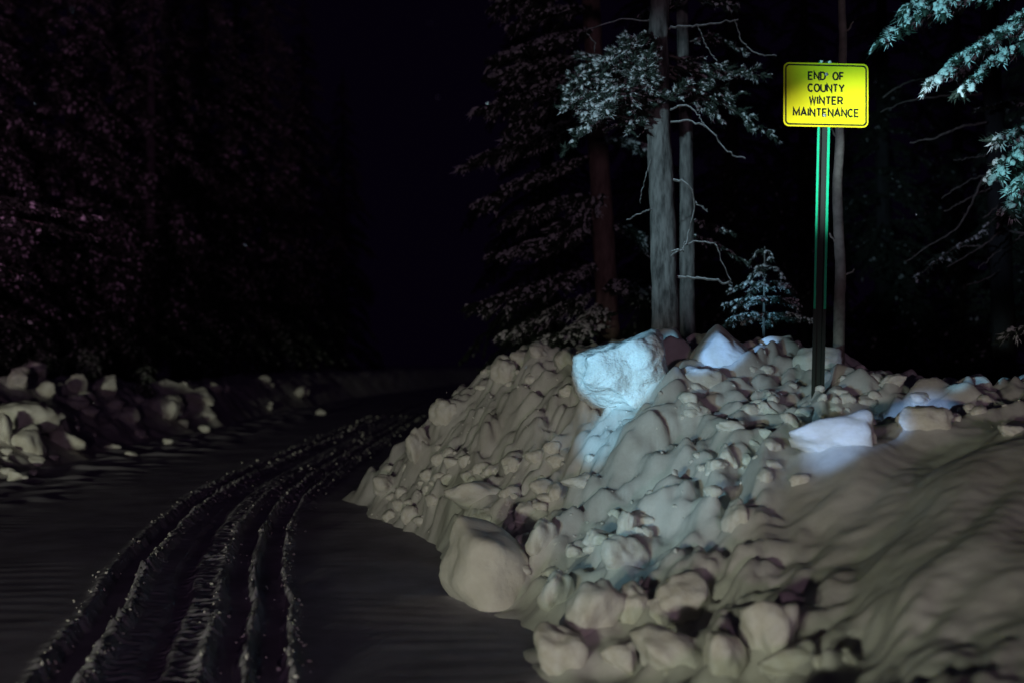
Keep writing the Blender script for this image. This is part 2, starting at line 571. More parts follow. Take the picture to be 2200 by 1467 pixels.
G1 = 'big snow chunks along the foot of the bank'
G2 = 'snow chunks on the crest of the bank'
G3 = 'snow chunks on the left shoulder of the bank'
G4 = 'small snow chunks littering the bank face'
G5 = 'snow chunks on the roadside bank'
hand = [
    # crest
    (1456, 790, 60, 90, 'dull grey snow chunk wedged behind the large rugged blue-lit block', G2, 0.8),
    (1512, 818, 100, 56, 'low brown-grey snow slab in front of the peaked blue-lit block', G2, 0.8),
    (1500, 745, 50, 60, 'dim brown snow chunk behind the peaked blue-lit block', G2, 0.8),
    (1612, 755, 44, 50, 'pale knob of snow against the peaked blue-lit block', G2, 0.8),
    (1668, 752, 74, 66, 'hooked grey snow chunk below the snow-dusted seedling fir', G2, 0.8),
    (1760, 785, 110, 90, 'domed grey snow chunk directly behind the sign post', G2, 0.8),
    (1862, 835, 100, 80, 'rounded greenish-grey snow chunk beside the sign post base', G2, 0.9),
    (1790, 825, 60, 60, 'small upright snow chunk touching the sign post base', G2, 0.9),
    (2088, 842, 96, 66, 'small pointed pale blue-lit snow chunk at the right end of the crest', G2, 0.9),
    (1990, 862, 70, 40, 'crest chunk of grey snow near the pointed pale one', G2, 0.9),
    (1985, 905, 120, 70, 'greenish-grey snow lump at the end of the blue-lit slab', G2, 1.0),
    (1920, 820, 60, 36, 'small grey snow chunk on the crest beyond the rounded greenish one', G2, 1.0),
    # blue slab
    (1795, 948, 190, 120, 'long smooth blue-lit snow slab lying across the bank face', None, 0.7),
    # left shoulder
    (832, 1048, 70, 60, 'pale pointed snow chunk at the far tip of the bank by the road', G3, 1.0),
    (896, 962, 52, 92, 'upright oval snow chunk on the road-side edge of the bank', G3, 1.0),
    (955, 888, 70, 66, 'rounded grey snow chunk on the left shoulder', G3, 1.0),
    (884, 1108, 40, 46, 'small bright cream snow chunk lying at the far bank foot', G3, 1.0),
    (1082, 800, 60, 60, 'shoulder chunk of dull grey snow', G3, 1.0),
    (1120, 775, 54, 44, 'shoulder chunk of dull grey snow', G3, 1.0),
    (1165, 762, 60, 50, 'shoulder chunk of dull grey snow', G3, 1.0),
    (1216, 772, 50, 50, 'shoulder chunk of dull grey snow', G3, 1.0),
    # foot
    (1166, 1170, 66, 104, 'upright cream snow chunk beside the large faceted block', G1, 1.0),
    (1020, 1070, 120, 70, 'flat dark grey snow slab behind the large faceted block', G1, 1.0),
    (1040, 1120, 50, 50, 'bluish snow knob resting behind the large faceted block', G1, 1.0),
    (1206, 1412, 108, 120, 'cream egg-shaped snow chunk alone on the road edge', G1, 1.0),
    (1274, 1328, 130, 150, 'big rounded grey-cream snow chunk above the egg-shaped one', G1, 1.0),
    (1362, 1310, 66, 96, 'tall mauve-grey snow chunk leaning on the big rounded one', G1, 1.0),
    (1432, 1412, 150, 112, 'wide cream snow chunk between two smaller ones at the foot', G1, 1.0),
    (1336, 1428, 76, 86, 'small grey snow chunk against the wide cream one', G1, 1.0),
    (1650, 1382, 116, 170, 'tall round-topped cream snow chunk standing at the foot of the smooth slope', G1, 1.0),
    (1556, 1425, 96, 120, 'blunt grey-cream snow chunk next to the tall round-topped one', G1, 1.0),
    (1470, 1290, 110, 100, 'yellowish snow chunk half buried above the wide cream one', G1, 1.0),
    (1420, 1325, 80, 80, 'dark grey snow chunk below the yellowish half-buried one', G1, 1.0),
    (1196, 1285, 74, 110, 'shadowed blue-grey snow chunk next to the large faceted block', G1, 1.0),
    (1345, 1205, 90, 100, 'yellowish boulder of snow in the middle of the rubble', G1, 1.0),
    (1700, 1440, 120, 100, 'dark shadowed snow chunk beside the tall round-topped one', G1, 1.0),
    (1772, 1432, 42, 50, 'small round snow ball near the bottom of the smooth slope', G1, 1.0),
    (1812, 1414, 56, 34, 'small slanted snow chip near the snow ball on the smooth slope', G1, 1.0),
]
for px, py, wp, hp, lab, grp, dep in hand:
    rot = None
    kk = None
    if wp >= 150 and py < 1000:
        rot = (R(5), R(-8), R(-6))
    yov = {1760: 8.75, 1862: 8.25, 1790: 8.35, 1500: 9.7, 1456: 9.35, 1612: 9.2, 1668: 9.3, 2088: 8.05}.get(px)
    if grp is G1:
        wp, hp = wp * 1.10, hp * 1.10
    chunk_px(px, py, wp, hp, lab, grp, kk, dep, rot, Y=yov)

LS = 'small chunk of broken snow among the rubble on the bank face'
small = [(1195, 1062, 30, 54), (1165, 1052, 54, 50), (1130, 1108, 60, 66), (1268, 988, 26, 30), (1345, 1130, 40, 66), (1382, 1122, 60, 44),
         (1290, 1160, 70, 40), (1235, 1190, 60, 40), (1330, 1158, 40, 30), (1645, 1028, 38, 46), (1570, 922, 64, 46), (1612, 884, 52, 38),
         (1650, 880, 60, 40), (1700, 905, 46, 40), (1560, 980, 46, 60), (1600, 990, 40, 56), (1660, 960, 54, 40), (1500, 890, 60, 40),
         (1480, 860, 40, 40), (1585, 1110, 60, 90), (1100, 1000, 50, 44), (1150, 985, 46, 40), (1200, 990, 50, 34), (1060, 1015, 60, 40),
         (1185, 965, 40, 36), (1095, 1060, 50, 40), (1240, 1040, 70, 40), (1010, 1025, 44, 30), (960, 1030, 50, 34), (930, 1075, 40, 30),
         (905, 1120, 50, 24), (860, 1085, 40, 26), (945, 990, 44, 36), (920, 1020, 40, 30)]
for px, py, wp, hp in small:
    chunk_px(px, py, wp, hp, LS, G4)
# more rubble, thickest between the standing block and the crest
polys = [((930, 1190), (960, 1120), 40, 14, 42, 'bit of broken snow behind the large faceted block on the bank side'),
         ((1000, 1400), (1090, 1260), 40, 14, 44, 'bit of broken snow between the upright cream chunk and the yellowish boulder'),
         ((1030, 1230), (770, 850), 16, 14, 36, 'bit of broken snow on the shoulder below the brown spruce trunk'),
         ((1460, 1860), (790, 900), 30, 16, 42, 'bit of broken snow on the crest around the sign post base'),
         ((1860, 2190), (850, 930), 20, 14, 40, 'bit of broken snow near the pointed pale blue-lit chunk'),
         ((1180, 1520), (1250, 1460), 26, 14, 44, 'bit of broken snow among the big cream chunks at the foot'),
         ((800, 960), (1000, 1130), 20, 12, 32, 'bit of broken snow at the far tip of the bank by the road'),
         ((1400, 1720), (900, 1100), 18, 16, 44, 'bit of broken snow on the slope under the crowning block')]
for (x0, x1), (y0, y1), n, s0, s1, lab in polys:
    for _ in range(n):
        px, py = random.uniform(x0, x1), random.uniform(y0, y1)
        q = hit(px, py, bank_h, 3.0, 12.5, 0.04)
        if q is None or q.z < 0.02:
            continue
        s = s0 + (s1 - s0) * random.random() ** 1.8
        chunk_px(px, py, s * random.uniform(.8, 1.5), s * random.uniform(.7, 1.1), lab, lab.replace('bit', 'bits', 1))

# across the road
lefts = [
    (42, 900, 150, 84, 'yellowish cap block of snow on a squarer block across the road'),
    (45, 948, 104, 84, 'yellowish square snow block under the cap block across the road'),
    (118, 918, 64, 90, 'upright yellow-grey snow chunk beside the square block'),
    (132, 948, 100, 54, 'wedge of yellowish snow at the foot of the roadside bank'),
    (50, 976, 40, 28, 'small cream snow chunk under the square block'),
    (4, 930, 40, 90, 'greenish snow chunk behind the square block across the road'),
]
for px, py, wp, hp, lab in lefts:
    chunk_px(px, py, wp, hp, lab, G5, hf=lambda x, y: np.maximum(left_h(x, y), 0.0), yr=(14, 34))
LL = 'dim chunk of snow on the bank across the road'
for px, py, wp, hp in [(70, 800, 60, 50), (35, 820, 50, 60), (160, 825, 50, 50), (225, 835, 60, 60), (190, 885, 40, 30), (275, 890, 56, 34),
                       (300, 933, 28, 24), (360, 950, 26, 16), (350, 880, 90, 60), (160, 870, 60, 30), (95, 840, 50, 44), (420, 850, 80, 40),
                       (640, 845, 30, 22), (690, 885, 24, 16), (240, 960, 40, 20), (280, 975, 30, 14), (110, 985, 30, 20), (15, 1015, 40, 24)]:
    chunk_px(px, py, wp, hp, LL, G5, hf=lambda x, y: np.maximum(left_h(x, y), 0.0), yr=(12, 45))
for _ in range(70):
    px, py = random.uniform(0, 700), random.uniform(800, 1040)
    if py > 1050 - px * 0.28:
        continue
    s = 10 + 22 * random.random() ** 2
    chunk_px(px, py, s * 1.4, s, LL, G5, hf=lambda x, y: np.maximum(left_h(x, y), 0.0), yr=(12, 45))


# snow has slumped and drifted against the chunks: the banks rise round each of them
def skirts(x, y, which):
    z = np.zeros_like(x)
    for (cx, cy, sx, sz, wh) in SKIRT:
        if wh != which:
            continue
        r = max(0.045, 0.62 * sx)
        m = (np.abs(x - cx) < 2.6 * r) & (np.abs(y - cy) < 2.6 * r)
        if m.any():
            g = 0.30 * sz * np.exp(-(((x[m] - cx) ** 2 + (y[m] - cy) ** 2) / (r * r)))
            z[m] = np.maximum(z[m], g)
    return z


xs = spaced((-2.6, -1.8, 0.06, 0.03), (-1.8, 3.6, 0.022, 0.022), (3.6, 9, 0.05, 0.4))
ys = spaced((-2, 3.0, 0.3, 0.04), (3.0, 10.5, 0.022, 0.022), (10.5, 12.6, 0.025, 0.04), (12.6, 22, 0.08, 0.4))
bank = link('snow_bank', grid('snow_bank', xs, ys, lambda x, y: bank_h(x, y) + skirts(x, y, 'bank')), None, M['snow'])
tag(bank, kind='structure')

xs = spaced((-60, -13, 3, 0.4), (-13, -5.4, 0.08, 0.05), (-5.4, 5, 0.1, 0.4))
ys = spaced((0, 12, 0.5, 0.08), (12, 32, 0.05, 0.12), (32, 110, 0.2, 3))
lbank = link('roadside_bank', grid('roadside_bank', xs, ys, lambda x, y: left_h(x, y) + skirts(x, y, 'left')), None, M['snow'])
tag(lbank, kind='structure')



# loose crumbs too small to pick apart
def scatter_crumbs(name, pts, sizes, mat):
    D, Fc = ICO[1]
    Vs, Fs = [], []
    for i, (p, s) in enumerate(zip(pts, sizes)):
        sc_ = s * rng.uniform(.6, 1.3, 3)
        V = D * (1 + 0.3 * rng.normal(size=(len(D), 1))) * sc_ + np.array(p)
        Vs.append(V)
        Fs.append(Fc + i * len(D))
    me = mesh_np(name, np.concatenate(Vs), np.concatenate(Fs), False)
    return tag(link(name, me, None, mat), kind='stuff')


pts, sz = [], []
n = 2400
yy = 4.6 + 26 * rng.random(n) ** 1.5
off = rng.choice([-.69, -.415, -.41, .13, .36, .585, .60], n) + rng.normal(0, .038, n) + 0.10 * rng.normal(size=n) * smooth(10, 13, yy)
xx = track(yy) + off
zz = road_h(xx, yy)
for i in range(n):
    s = (0.003 + 0.013 * rng.random() ** 4) * (1 + 0.06 * max(0, yy[i] - 10))
    pts.append((xx[i], yy[i], zz[i] + s * .3))
    sz.append(s)
n = 1500
xx = rng.uniform(-1.6, 3.4, n)
yy = rng.uniform(4.0, 12.0, n)
bb = bank_h(xx, yy)
for i in range(n):
    if bb[i] > 0.0 and (xx[i] < 1.1 or yy[i] > 6.9):
        s = 0.006 + 0.016 * rng.random() ** 4
        pts.append((xx[i], yy[i], bb[i] + s * .2))
        sz.append(s)
tag(scatter_crumbs('snow_crumbs', pts, sz, M['snow']), 'loose crumbs of snow', 'snow crumbs')

# ------------------------------------------------------------------ sign
SY = 8.0
ctr = P(1774.5, 205, SY)
SW, SH = 0.612, 0.452
base = P(1757, 850, SY + 0.02)
sign = empty('road_sign', (base.x, base.y, base.z), 'yellow rectangular road sign on a green metal channel post', 'sign')
yaw = R(4)


def rrect(wd, ht, rad, seg=7):
    pts_ = []
    for cx, cy, a0 in ((wd / 2 - rad, ht / 2 - rad, 0), (-wd / 2 + rad, ht / 2 - rad, 90), (-wd / 2 + rad, -ht / 2 + rad, 180), (wd / 2 - rad, -ht / 2 + rad, 270)):
        for k in range(seg + 1):
            a = R(a0 + 90 * k / seg)
            pts_.append((cx + rad * math.cos(a), cy + rad * math.sin(a)))
    return pts_


def sign_frame(me):
    """panel-local (x right, y up, z towards the viewer) -> sign object space"""
    rot = Matrix.Rotation(yaw, 4, 'Z') @ Matrix.Rotation(R(90), 4, 'X') @ Matrix.Rotation(R(-0.3), 4, 'Z')
    me.transform(Matrix.Translation(ctr - base) @ rot)
    return me


def prism(name, outline, z0, z1, mat, parent):
    n_ = len(outline)
    V = [(x, y, z0) for x, y in outline] + [(x, y, z1) for x, y in outline]
    me = bpy.data.meshes.new(name)
    me.from_pydata(V, [], [list(range(n_))[::-1], list(range(n_, 2 * n_))] + [[i, (i + 1) % n_, n_ + (i + 1) % n_, n_ + i] for i in range(n_)])
    return link(name, sign_frame(me), parent, mat)


panel = prism('panel', rrect(SW, SH, 0.04), -0.0015, 0.0015, M['yellow'], sign)
# printed border
o1, o2 = rrect(SW - 0.022, SH - 0.022, 0.031), rrect(SW - 0.044, SH - 0.044, 0.022)
n_ = len(o1)
me = bpy.data.meshes.new('border')
me.from_pydata([(x, y, 0.0024) for x, y in o1] + [(x, y, 0.0024) for x, y in o2], [], [[i, (i + 1) % n_, n_ + (i + 1) % n_, n_ + i] for i in range(n_)])
link('border', sign_frame(me), panel, M['black'])


def arc(cx, cy, rx, ry, a0, a1, k=12):
    return [(cx + rx * math.cos(R(a0 + (a1 - a0) * i / k)), cy + ry * math.sin(R(a0 + (a1 - a0) * i / k))) for i in range(k + 1)]


# letter strokes on a box 0..w by 0..1
GL = {
    'E': (.56, [[(0.55, 1), (0, 1), (0, 0), (0.55, 0)], [(0, .52), (.45, .52)]]),
    'F': (.54, [[(0.54, 1), (0, 1), (0, 0)], [(0, .50), (.44, .50)]]),
    'N': (.64, [[(0, 0), (0, 1), (.64, 0), (.64, 1)]]),
    'D': (.64, [[(0, 0), (0, 1), (.28, 1)] + arc(.30, .5, .34, .5, 90, -90)[0:] + [(0, 0)]]),
    'O': (.70, [arc(.35, .5, .35, .5, 0, 360, 24)]),
    'C': (.66, [arc(.35, .5, .35, .5, 42, 318, 20)]),
    'U': (.64, [[(0, 1), (0, .32)] + arc(.32, .32, .32, .32, 180, 360, 12) + [(.64, 1)]]),
    'T': (.60, [[(0, 1), (.60, 1)], [(.30, 1), (.30, 0)]]),
    'Y': (.70, [[(0, 1), (.35, .48), (.70, 1)], [(.35, .48), (.35, 0)]]),
    'W': (.84, [[(0, 1), (.20, 0), (.42, .95), (.64, 0), (.84, 1)]]),
    'I': (.04, [[(.02, 0), (.02, 1)]]),
    'R': (.62, [[(0, 0), (0, 1), (.34, 1)] + arc(.36, .74, .24, .26, 90, -90, 10) + [(0, .48)], [(.32, .48), (.62, 0)]]),
    'M': (.80, [[(0, 0), (0, 1), (.40, .18), (.80, 1), (.80, 0)]]),
    'A': (.76, [[(0, 0), (.38, 1), (.76, 0)], [(.14, .32), (.62, .32)]]),
}


def stroke_mesh(V, Fs, pl, half, z):
    """constant-width ribbon along a polyline with mitred corners"""
    pl = [Vector(p) for p in pl]
    closed = (pl[0] - pl[-1]).length < 1e-5
    if closed:
        pl = pl[:-1]
    n = len(pl)
    i0 = len(V)
    for i, p in enumerate(pl):
        a = pl[(i - 1) % n] if (closed or i > 0) else None
        b = pl[(i + 1) % n] if (closed or i < n - 1) else None
        d0 = (p - a).normalized() if a is not None else (b - p).normalized()
        d1 = (b - p).normalized() if b is not None else d0
        n0, n1 = Vector((-d0.y, d0.x)), Vector((-d1.y, d1.x))
        m = n0 + n1
        if m.length < 1e-4:
            m = n0
        m.normalize()
        k = half / max(m.dot(n0), 0.35)
        V.append((p.x + m.x * k, p.y + m.y * k, z))
        V.append((p.x - m.x * k, p.y - m.y * k, z))
    for i in range(n if closed else n - 1):
        a, b = i0 + 2 * i, i0 + 2 * ((i + 1) % n)
        Fs.append([a, a + 1, b + 1, b])


LH = 0.0505
lines = [('END OF', 160 + 4), ('COUNTY', 190), ('WINTER', 217), ('MAINTENANCE', 243)]
targets = {'END OF': 77, 'COUNTY': 79, 'WINTER': 72, 'MAINTENANCE': 143}
for text, py in lines:
    yb = (205 - py) * SY / F - LH / 2
    gap = 0.30
    # widths
    tot = 0
    for ch in text:
        tot += (0.62 if ch == ' ' else GL[ch][0]) + gap
    tot -= gap
    want = targets[text] * SY / F / LH
    gap += (want - tot) / (len(text) - 1)
    x = -want / 2
    zl = 0
    for ch in text:
        if ch == ' ':
            x += 0.62 + gap
            continue
        wd, strokes = GL[ch]
        V, Fs = [], []
        for si, pl in enumerate(strokes):
            stroke_mesh(V, Fs, [((x + p[0]) * LH, yb + p[1] * LH) for p in pl], 0.120 * LH, 0.0024 + 0.0006 * si)
        me = bpy.data.meshes.new('letter')
        me.from_pydata(V, [], Fs)
        link('letter', sign_frame(me), panel, M['black'])
        x += wd + gap

# U-channel post: shade in its dark colour, green strips where the flanges are lit, leaning a touch
top = P(1773, 131, SY + 0.018)
ft = P(1757, 850, SY + 0.02)
axis = (top - ft)
Lp = axis.length + 0.25
zq = axis.normalized()
xq = Vector((1, 0.05, 0)).normalized()
yq = zq.cross(xq).normalized()
xq = yq.cross(zq)
bot = ft - zq * 0.25 - base


def bar(name, x0, x1, y0, y1, mat, parent, z1=None, taper=1.0):
    z1 = Lp if z1 is None else z1
    V = []
    for z, t in ((0, taper), (z1, 1.0)):
        for x, y in ((x0, y0), (x1, y0), (x1, y1), (x0, y1)):
            V.append(bot + xq * (x * t) + yq * y + zq * z)
    me = bpy.data.meshes.new(name)
    me.from_pydata(V, [], [[3, 2, 1, 0], [4, 5, 6, 7], [0, 1, 5, 4], [1, 2, 6, 5], [2, 3, 7, 6], [3, 0, 4, 7]])
    return link(name, me, parent, mat)


post = bar('post', -0.0215, 0.0215, 0.020, 0.024, M['post_shaded'], sign)
bar('flange', -0.0460, -0.0290, 0.000, 0.004, M['post_shaded'], post)
bar('flange', 0.0265, 0.0460, 0.000, 0.004, M['post_shaded'], post)
bar('side_wall', -0.0290, -0.0216, 0.001, 0.0238, M['post_shaded'], post)
bar('side_wall', 0.0216, 0.0265, 0.001, 0.0238, M['post_shaded'], post)
for x0_, x1_ in ((-0.0450, -0.0300), (0.0275, 0.0450)):  # strips stop where the light on the post fades out
    st = bar('reflective_strip', x0_, x1_, -0.0016, -0.0002, M['green'], post, z1=Lp - 0.62 - 0.25)
    for v_ in st.data.vertices:
        v_.co += zq * 0.86
    st['label'] = 'bright green reflective strip on the lit upper flange'


def bolt(px, py, mat):
    c_ = P(px, py, SY - 0.008) - base
    bm = bmesh.new()
    bmesh.ops.create_cone(bm, cap_ends=True, segments=6, radius1=0.0085, radius2=0.006, depth=0.009)
    bmesh.ops.rotate(bm, verts=bm.verts, matrix=Matrix.Rotation(R(90), 3, 'X'))
    bm2 = bmesh.ops.create_cone(bm, cap_ends=True, segments=12, radius1=0.012, radius2=0.012, depth=0.002)
    bmesh.ops.rotate(bm, verts=bm2['verts'], matrix=Matrix.Rotation(R(90), 3, 'X'))
    bmesh.ops.translate(bm, verts=bm2['verts'], vec=(0, 0.005, 0))
    bmesh.ops.translate(bm, verts=bm.verts, vec=c_)
    me = bpy.data.meshes.new('bolt')
    bm.to_mesh(me)
    bm.free()
    return link('bolt', me, panel, mat)


bolt(1776, 160, M['zinc'])
bolt(1772, 248, M['zinc'])
# two pats of snow on the post's flanges above the panel
for px in (1765, 1783):
    o = put_chunk(SMALL[px % 16], P(px, 134, SY + 0.02) - base, (0.028, 0.03, 0.022))
    o.name = 'snow_cap'
    o.parent = sign
    del o['category']


# ------------------------------------------------------------------ trunks, twigs and boughs
def tube_np(pts_, rads, sides=10, wob=0.0, seed=0, cap=True):
    pts_ = np.array([tuple(p) for p in pts_], float)
    rads = np.asarray(rads, float)
    n = len(pts_)
    T = np.gradient(pts_, axis=0)
    T /= np.linalg.norm(T, axis=1)[:, None]
    ref = np.array([0, 1, 0.01]) if abs(T[0, 1]) < 0.8 else np.array([1, 0, 0.01])
    A = np.cross(T, ref)
    A /= np.linalg.norm(A, axis=1)[:, None]
    B = np.cross(T, A)
    th = np.linspace(0, 2 * np.pi, sides, endpoint=False)
    rr = rads[:, None] * np.ones(sides)[None]
    if wob:
        rr = rr * (1 + wob * noise3(np.cos(th)[None] * 1.6 + seed, np.sin(th)[None] * 1.6, np.arange(n)[:, None] * 0.35 + seed))
    V = pts_[:, None] + rr[..., None] * (np.cos(th)[None, :, None] * A[:, None] + np.sin(th)[None, :, None] * B[:, None])
    V = V.reshape(-1, 3)
    i = np.arange(n * sides).reshape(n, sides)
    j = np.roll(i, -1, axis=1)
    Fq = np.stack([i[:-1].ravel(), j[:-1].ravel(), j[1:].ravel(), i[1:].ravel()], 1)
    return V, Fq


def resample(pts_, k):
    """Catmull-Rom through the points"""
    pts_ = np.array([tuple(p) for p in pts_], float)
    if len(pts_) < 3:
        t = np.linspace(0, 1, k)[:, None]
        return pts_[0] * (1 - t) + pts_[-1] * t
    ext = np.concatenate([[2 * pts_[0] - pts_[1]], pts_, [2 * pts_[-1] - pts_[-2]]])
    out = []
    for t in np.linspace(0, len(pts_) - 1 - 1e-6, k):
        i = int(t)
        f = t - i
        p0, p1, p2, p3 = ext[i:i + 4]
        out.append(0.5 * ((2 * p1) + (-p0 + p2) * f + (2 * p0 - 5 * p1 + 4 * p2 - p3) * f ** 2 + (-p0 + 3 * p1 - 3 * p2 + p3) * f ** 3))
    return np.array(out)


def trunk(name, parent, pts_, r0, r1, mat, k=60, sides=18, wob=0.10, seed=0):
    q = resample(pts_, k)
    rad = np.linspace(r0, r1, k) * (1 + 0.05 * noise3(np.arange(k) * 0.5, seed, 0))
    V, Fq = tube_np(q - np.array(parent.location[:]), rad, sides, wob, seed)
    return link(name, mesh_np(name, V, Fq), parent, mat)


def branch(parent, pts_, r0, r1, mat=None, name='dead_branch', k=22, snow=0.0):
    q = resample(pts_, k)
    q = q + 0.006 * rng.normal(size=q.shape)
    rad = np.linspace(r0, r1, k) * (1 + 0.15 * rng.normal(size=k).clip(-1, 1))
    V, Fq = tube_np(q - np.array(parent.location[:]), rad, 6, 0, 0)
    o = link(name, mesh_np(name, V, Fq), parent, mat or M['twig'])
    if snow:
        V, Fq = tube_np(q - np.array(parent.location[:]) + np.array([0, -.2 * r0, .8 * r0]), rad * snow, 6, .3, 3)
        link('snow', mesh_np('snow', V, Fq), o, M['bough_snow'])
    return o


def capsule(sides, rings):
    V, Fq, Ft = [(0, 0, 0)], [], []
    for i in range(rings):
        t = (i + 1) / (rings + 1)
        rad = math.sin(math.pi * t) ** 0.45 * (1.0 - 0.30 * t)
        for j in range(sides):
            a = 2 * math.pi * j / sides
            V.append((t, rad * math.cos(a), rad * math.sin(a)))
    V.append((1, 0, 0))
    for j in range(sides):
        Ft.append((0, 1 + (j + 1) % sides, 1 + j))
        Ft.append((len(V) - 1, 1 + (rings - 1) * sides + j, 1 + (rings - 1) * sides + (j + 1) % sides))
    for i in range(rings - 1):
        for j in range(sides):
            a = 1 + i * sides + j
            b = 1 + i * sides + (j + 1) % sides
            Fq.append((a, b, b + sides, a + sides))
    tri = list(Ft)
    for q in Fq:
        tri += [(q[0], q[1], q[2]), (q[0], q[2], q[3])]
    return np.array(V, float), np.array(tri)


CAPS = {'fine': capsule(7, 5), 'mid': capsule(6, 3), 'low': capsule(4, 2), 'tiny': capsule(4, 1)}


class Geo:
    def __init__(s):
        s.V, s.F, s.n = [], [], 0

    def add(s, V, Fc):
        s.V.append(V)
        s.F.append(Fc + s.n)
        s.n += len(V)

    def mesh(s, name, smooth_=True):
        return mesh_np(name, np.concatenate(s.V), np.concatenate(s.F), smooth_)


def quads_to_tris(Fq):
    return np.concatenate([Fq[:, [0, 1, 2]], Fq[:, [0, 2, 3]]])


def bough_geo(r, spine, width, flen, frad, q='mid', snow=0.7, needles=14, lift=0.0, dens=1.0, chaos=.12):
    """a flat conifer spray along a spine (k x 3): wood, needle fingers, snow on the fingers"""
    wood, ned, sno = Geo(), Geo(), Geo()
    spine = np.asarray(spine, float)
    L = np.linalg.norm(np.diff(spine, axis=0), axis=1).sum()
    sub = resample(spine, 16)
    V, Fq = tube_np(sub, np.linspace(0.012 * L + .003, 0.003, 16), 5)
    wood.add(V, quads_to_tris(Fq))
    cv, cf = CAPS[q]

    def finger(p, d, up, ln, rd):
        d = d / np.linalg.norm(d)
        side = np.cross(up, d)
        side /= np.linalg.norm(side) + 1e-9
        u2 = np.cross(d, side)
        bend = r.normal(0, .08)
        j = 1 + 0.22 * r.normal(size=(len(cv), 1)) * (cv[:, :1] > 0) * (cv[:, :1] < 1)
        V = p + cv[:, :1] * ln * d + j * (cv[:, 1:2] * rd * side + cv[:, 2:3] * rd * u2) - (cv[:, :1] ** 2) * ln * (0.18 + bend) * up
        ned.add(V, cf)
        frosted = r.random() < snow
        if needles:
            t = r.random(needles)
            a = r.uniform(0, 2 * np.pi, needles)
            rad = (np.cos(a)[:, None] * side + np.sin(a)[:, None] * u2)
            b0 = p + t[:, None] * ln * d + rad * rd * .6 - (t ** 2)[:, None] * ln * .18 * up
            tip = b0 + rad * rd * r.uniform(.7, 1.5, (needles, 1)) + d * rd * r.uniform(.8, 2.0, (needles, 1))
            wv = np.cross(rad, d) * rd * 0.17
            Vn = np.stack([b0 - wv, b0 + wv, tip], 1).reshape(-1, 3)
            (sno if (frosted and r.random() < .6) else ned).add(Vn, np.arange(3 * needles).reshape(-1, 3))
        if frosted:
            nb_ = 1 if q in ('tiny', 'low') else int(r.integers(1, 3))
            for kb in range(nb_):
                s0 = r.uniform(0, .2) + kb * .45
                s1 = min(1.05, s0 + r.uniform(.45, .85))
                k = r.uniform(.65, 1.25)
                j = 1 + 0.32 * r.normal(size=(len(cv), 1)).clip(-1.5, 1.5) * (cv[:, :1] > 0) * (cv[:, :1] < 1)
                tt = s0 + cv[:, :1] * (s1 - s0)
                V = p + tt * ln * d + j * (cv[:, 1:2] * rd * k * side + cv[:, 2:3] * rd * k * .8 * u2) - (tt ** 2) * ln * (0.18 + bend) * up \
                    + up * rd * .38 + side * rd * r.normal(0, .2)
                sno.add(V, cf)

    npair = max(3, int(L / (flen * 0.62) * dens))
    ks = np.linspace(0.10, 0.97, npair)
    for t in ks:
        f = t * 15
        i = min(int(f), 14)
        p = sub[i] + (sub[i + 1] - sub[i]) * (f - i)
        d = sub[i + 1] - sub[i]
        d /= np.linalg.norm(d)
        upv = np.array([0, 0, 1.0])
        sd_ = np.cross(upv, d)
        sd_ /= np.linalg.norm(sd_) + 1e-9
        upn = np.cross(d, sd_)
        for sgn in (-1, 1):
            reach = width * (math.sin(math.pi * min(1, 0.12 + 0.9 * t)) ** 0.7) * r.uniform(.6, 1.1)
            ang = R(48) + r.normal(0, .16)
            dd = d * math.cos(ang) + sd_ * sgn * math.sin(ang) + upn * (lift + r.normal(0, chaos)) - np.array([0, 0, .18])
            nf = max(1, int(round(reach / (flen * .8))))
            pp = p.copy()
            for kf in range(nf):
                fl = flen * r.uniform(.8, 1.25)
                finger(pp, dd, upn, fl, frad * r.uniform(.75, 1.2))
                if kf < nf - 1 or nf > 1:
                    for s2 in (-1, 1):
                        if r.random() < .75:
                            a2 = R(42) * s2 + r.normal(0, .2)
                            d3 = dd * math.cos(a2) + np.cross(upn, dd) * math.sin(a2) + upn * r.normal(0, .15)
                            finger(pp + dd * fl * .5, d3, upn, fl * r.uniform(.6, .95), frad * r.uniform(.7, 1.0))
                pp = pp + dd / np.linalg.norm(dd) * fl * .85
            if reach > flen:
                V, Fq = tube_np(np.array([p, (p + pp) / 2, pp]), [0.006, .004, .002], 4)
                wood.add(V, quads_to_tris(Fq))
    # leader at the tip
    d = sub[-1] - sub[-2]
    finger(sub[-1] - d, d, np.array([0, 0, 1.0]), flen * 1.2, frad)
    return wood, ned, sno


def bough(parent, spine, width, flen, frad, seed, q='mid', snow=.7, needles=14, lift=0.0, dens=1.0, name='bough', chaos=.12):
    r = np.random.default_rng(seed)
    sp = np.array([tuple(p) for p in spine]) - np.array(parent.location[:])
    wd, nd, sn = bough_geo(r, sp, width, flen, frad, q, snow, needles, lift, dens, chaos)
    # wood and needles in one mesh with two materials
    Vw, Fw = np.concatenate(wd.V), np.concatenate(wd.F)
    Vn, Fn = np.concatenate(nd.V), np.concatenate(nd.F)
    me = mesh_np(name, np.concatenate([Vw, Vn]), np.concatenate([Fw, Fn + len(Vw)]))
    me.materials.append(M['twig'])
    me.materials.append(M['needles'])
    me.polygons.foreach_set('material_index', np.concatenate([np.zeros(len(Fw)), np.ones(len(Fn))]).astype(np.int32))
    o = link(name, me, parent)
    if sn.n:
        tag(link('snow', sn.mesh('snow'), o, M['bough_snow']), kind='stuff')
    return o


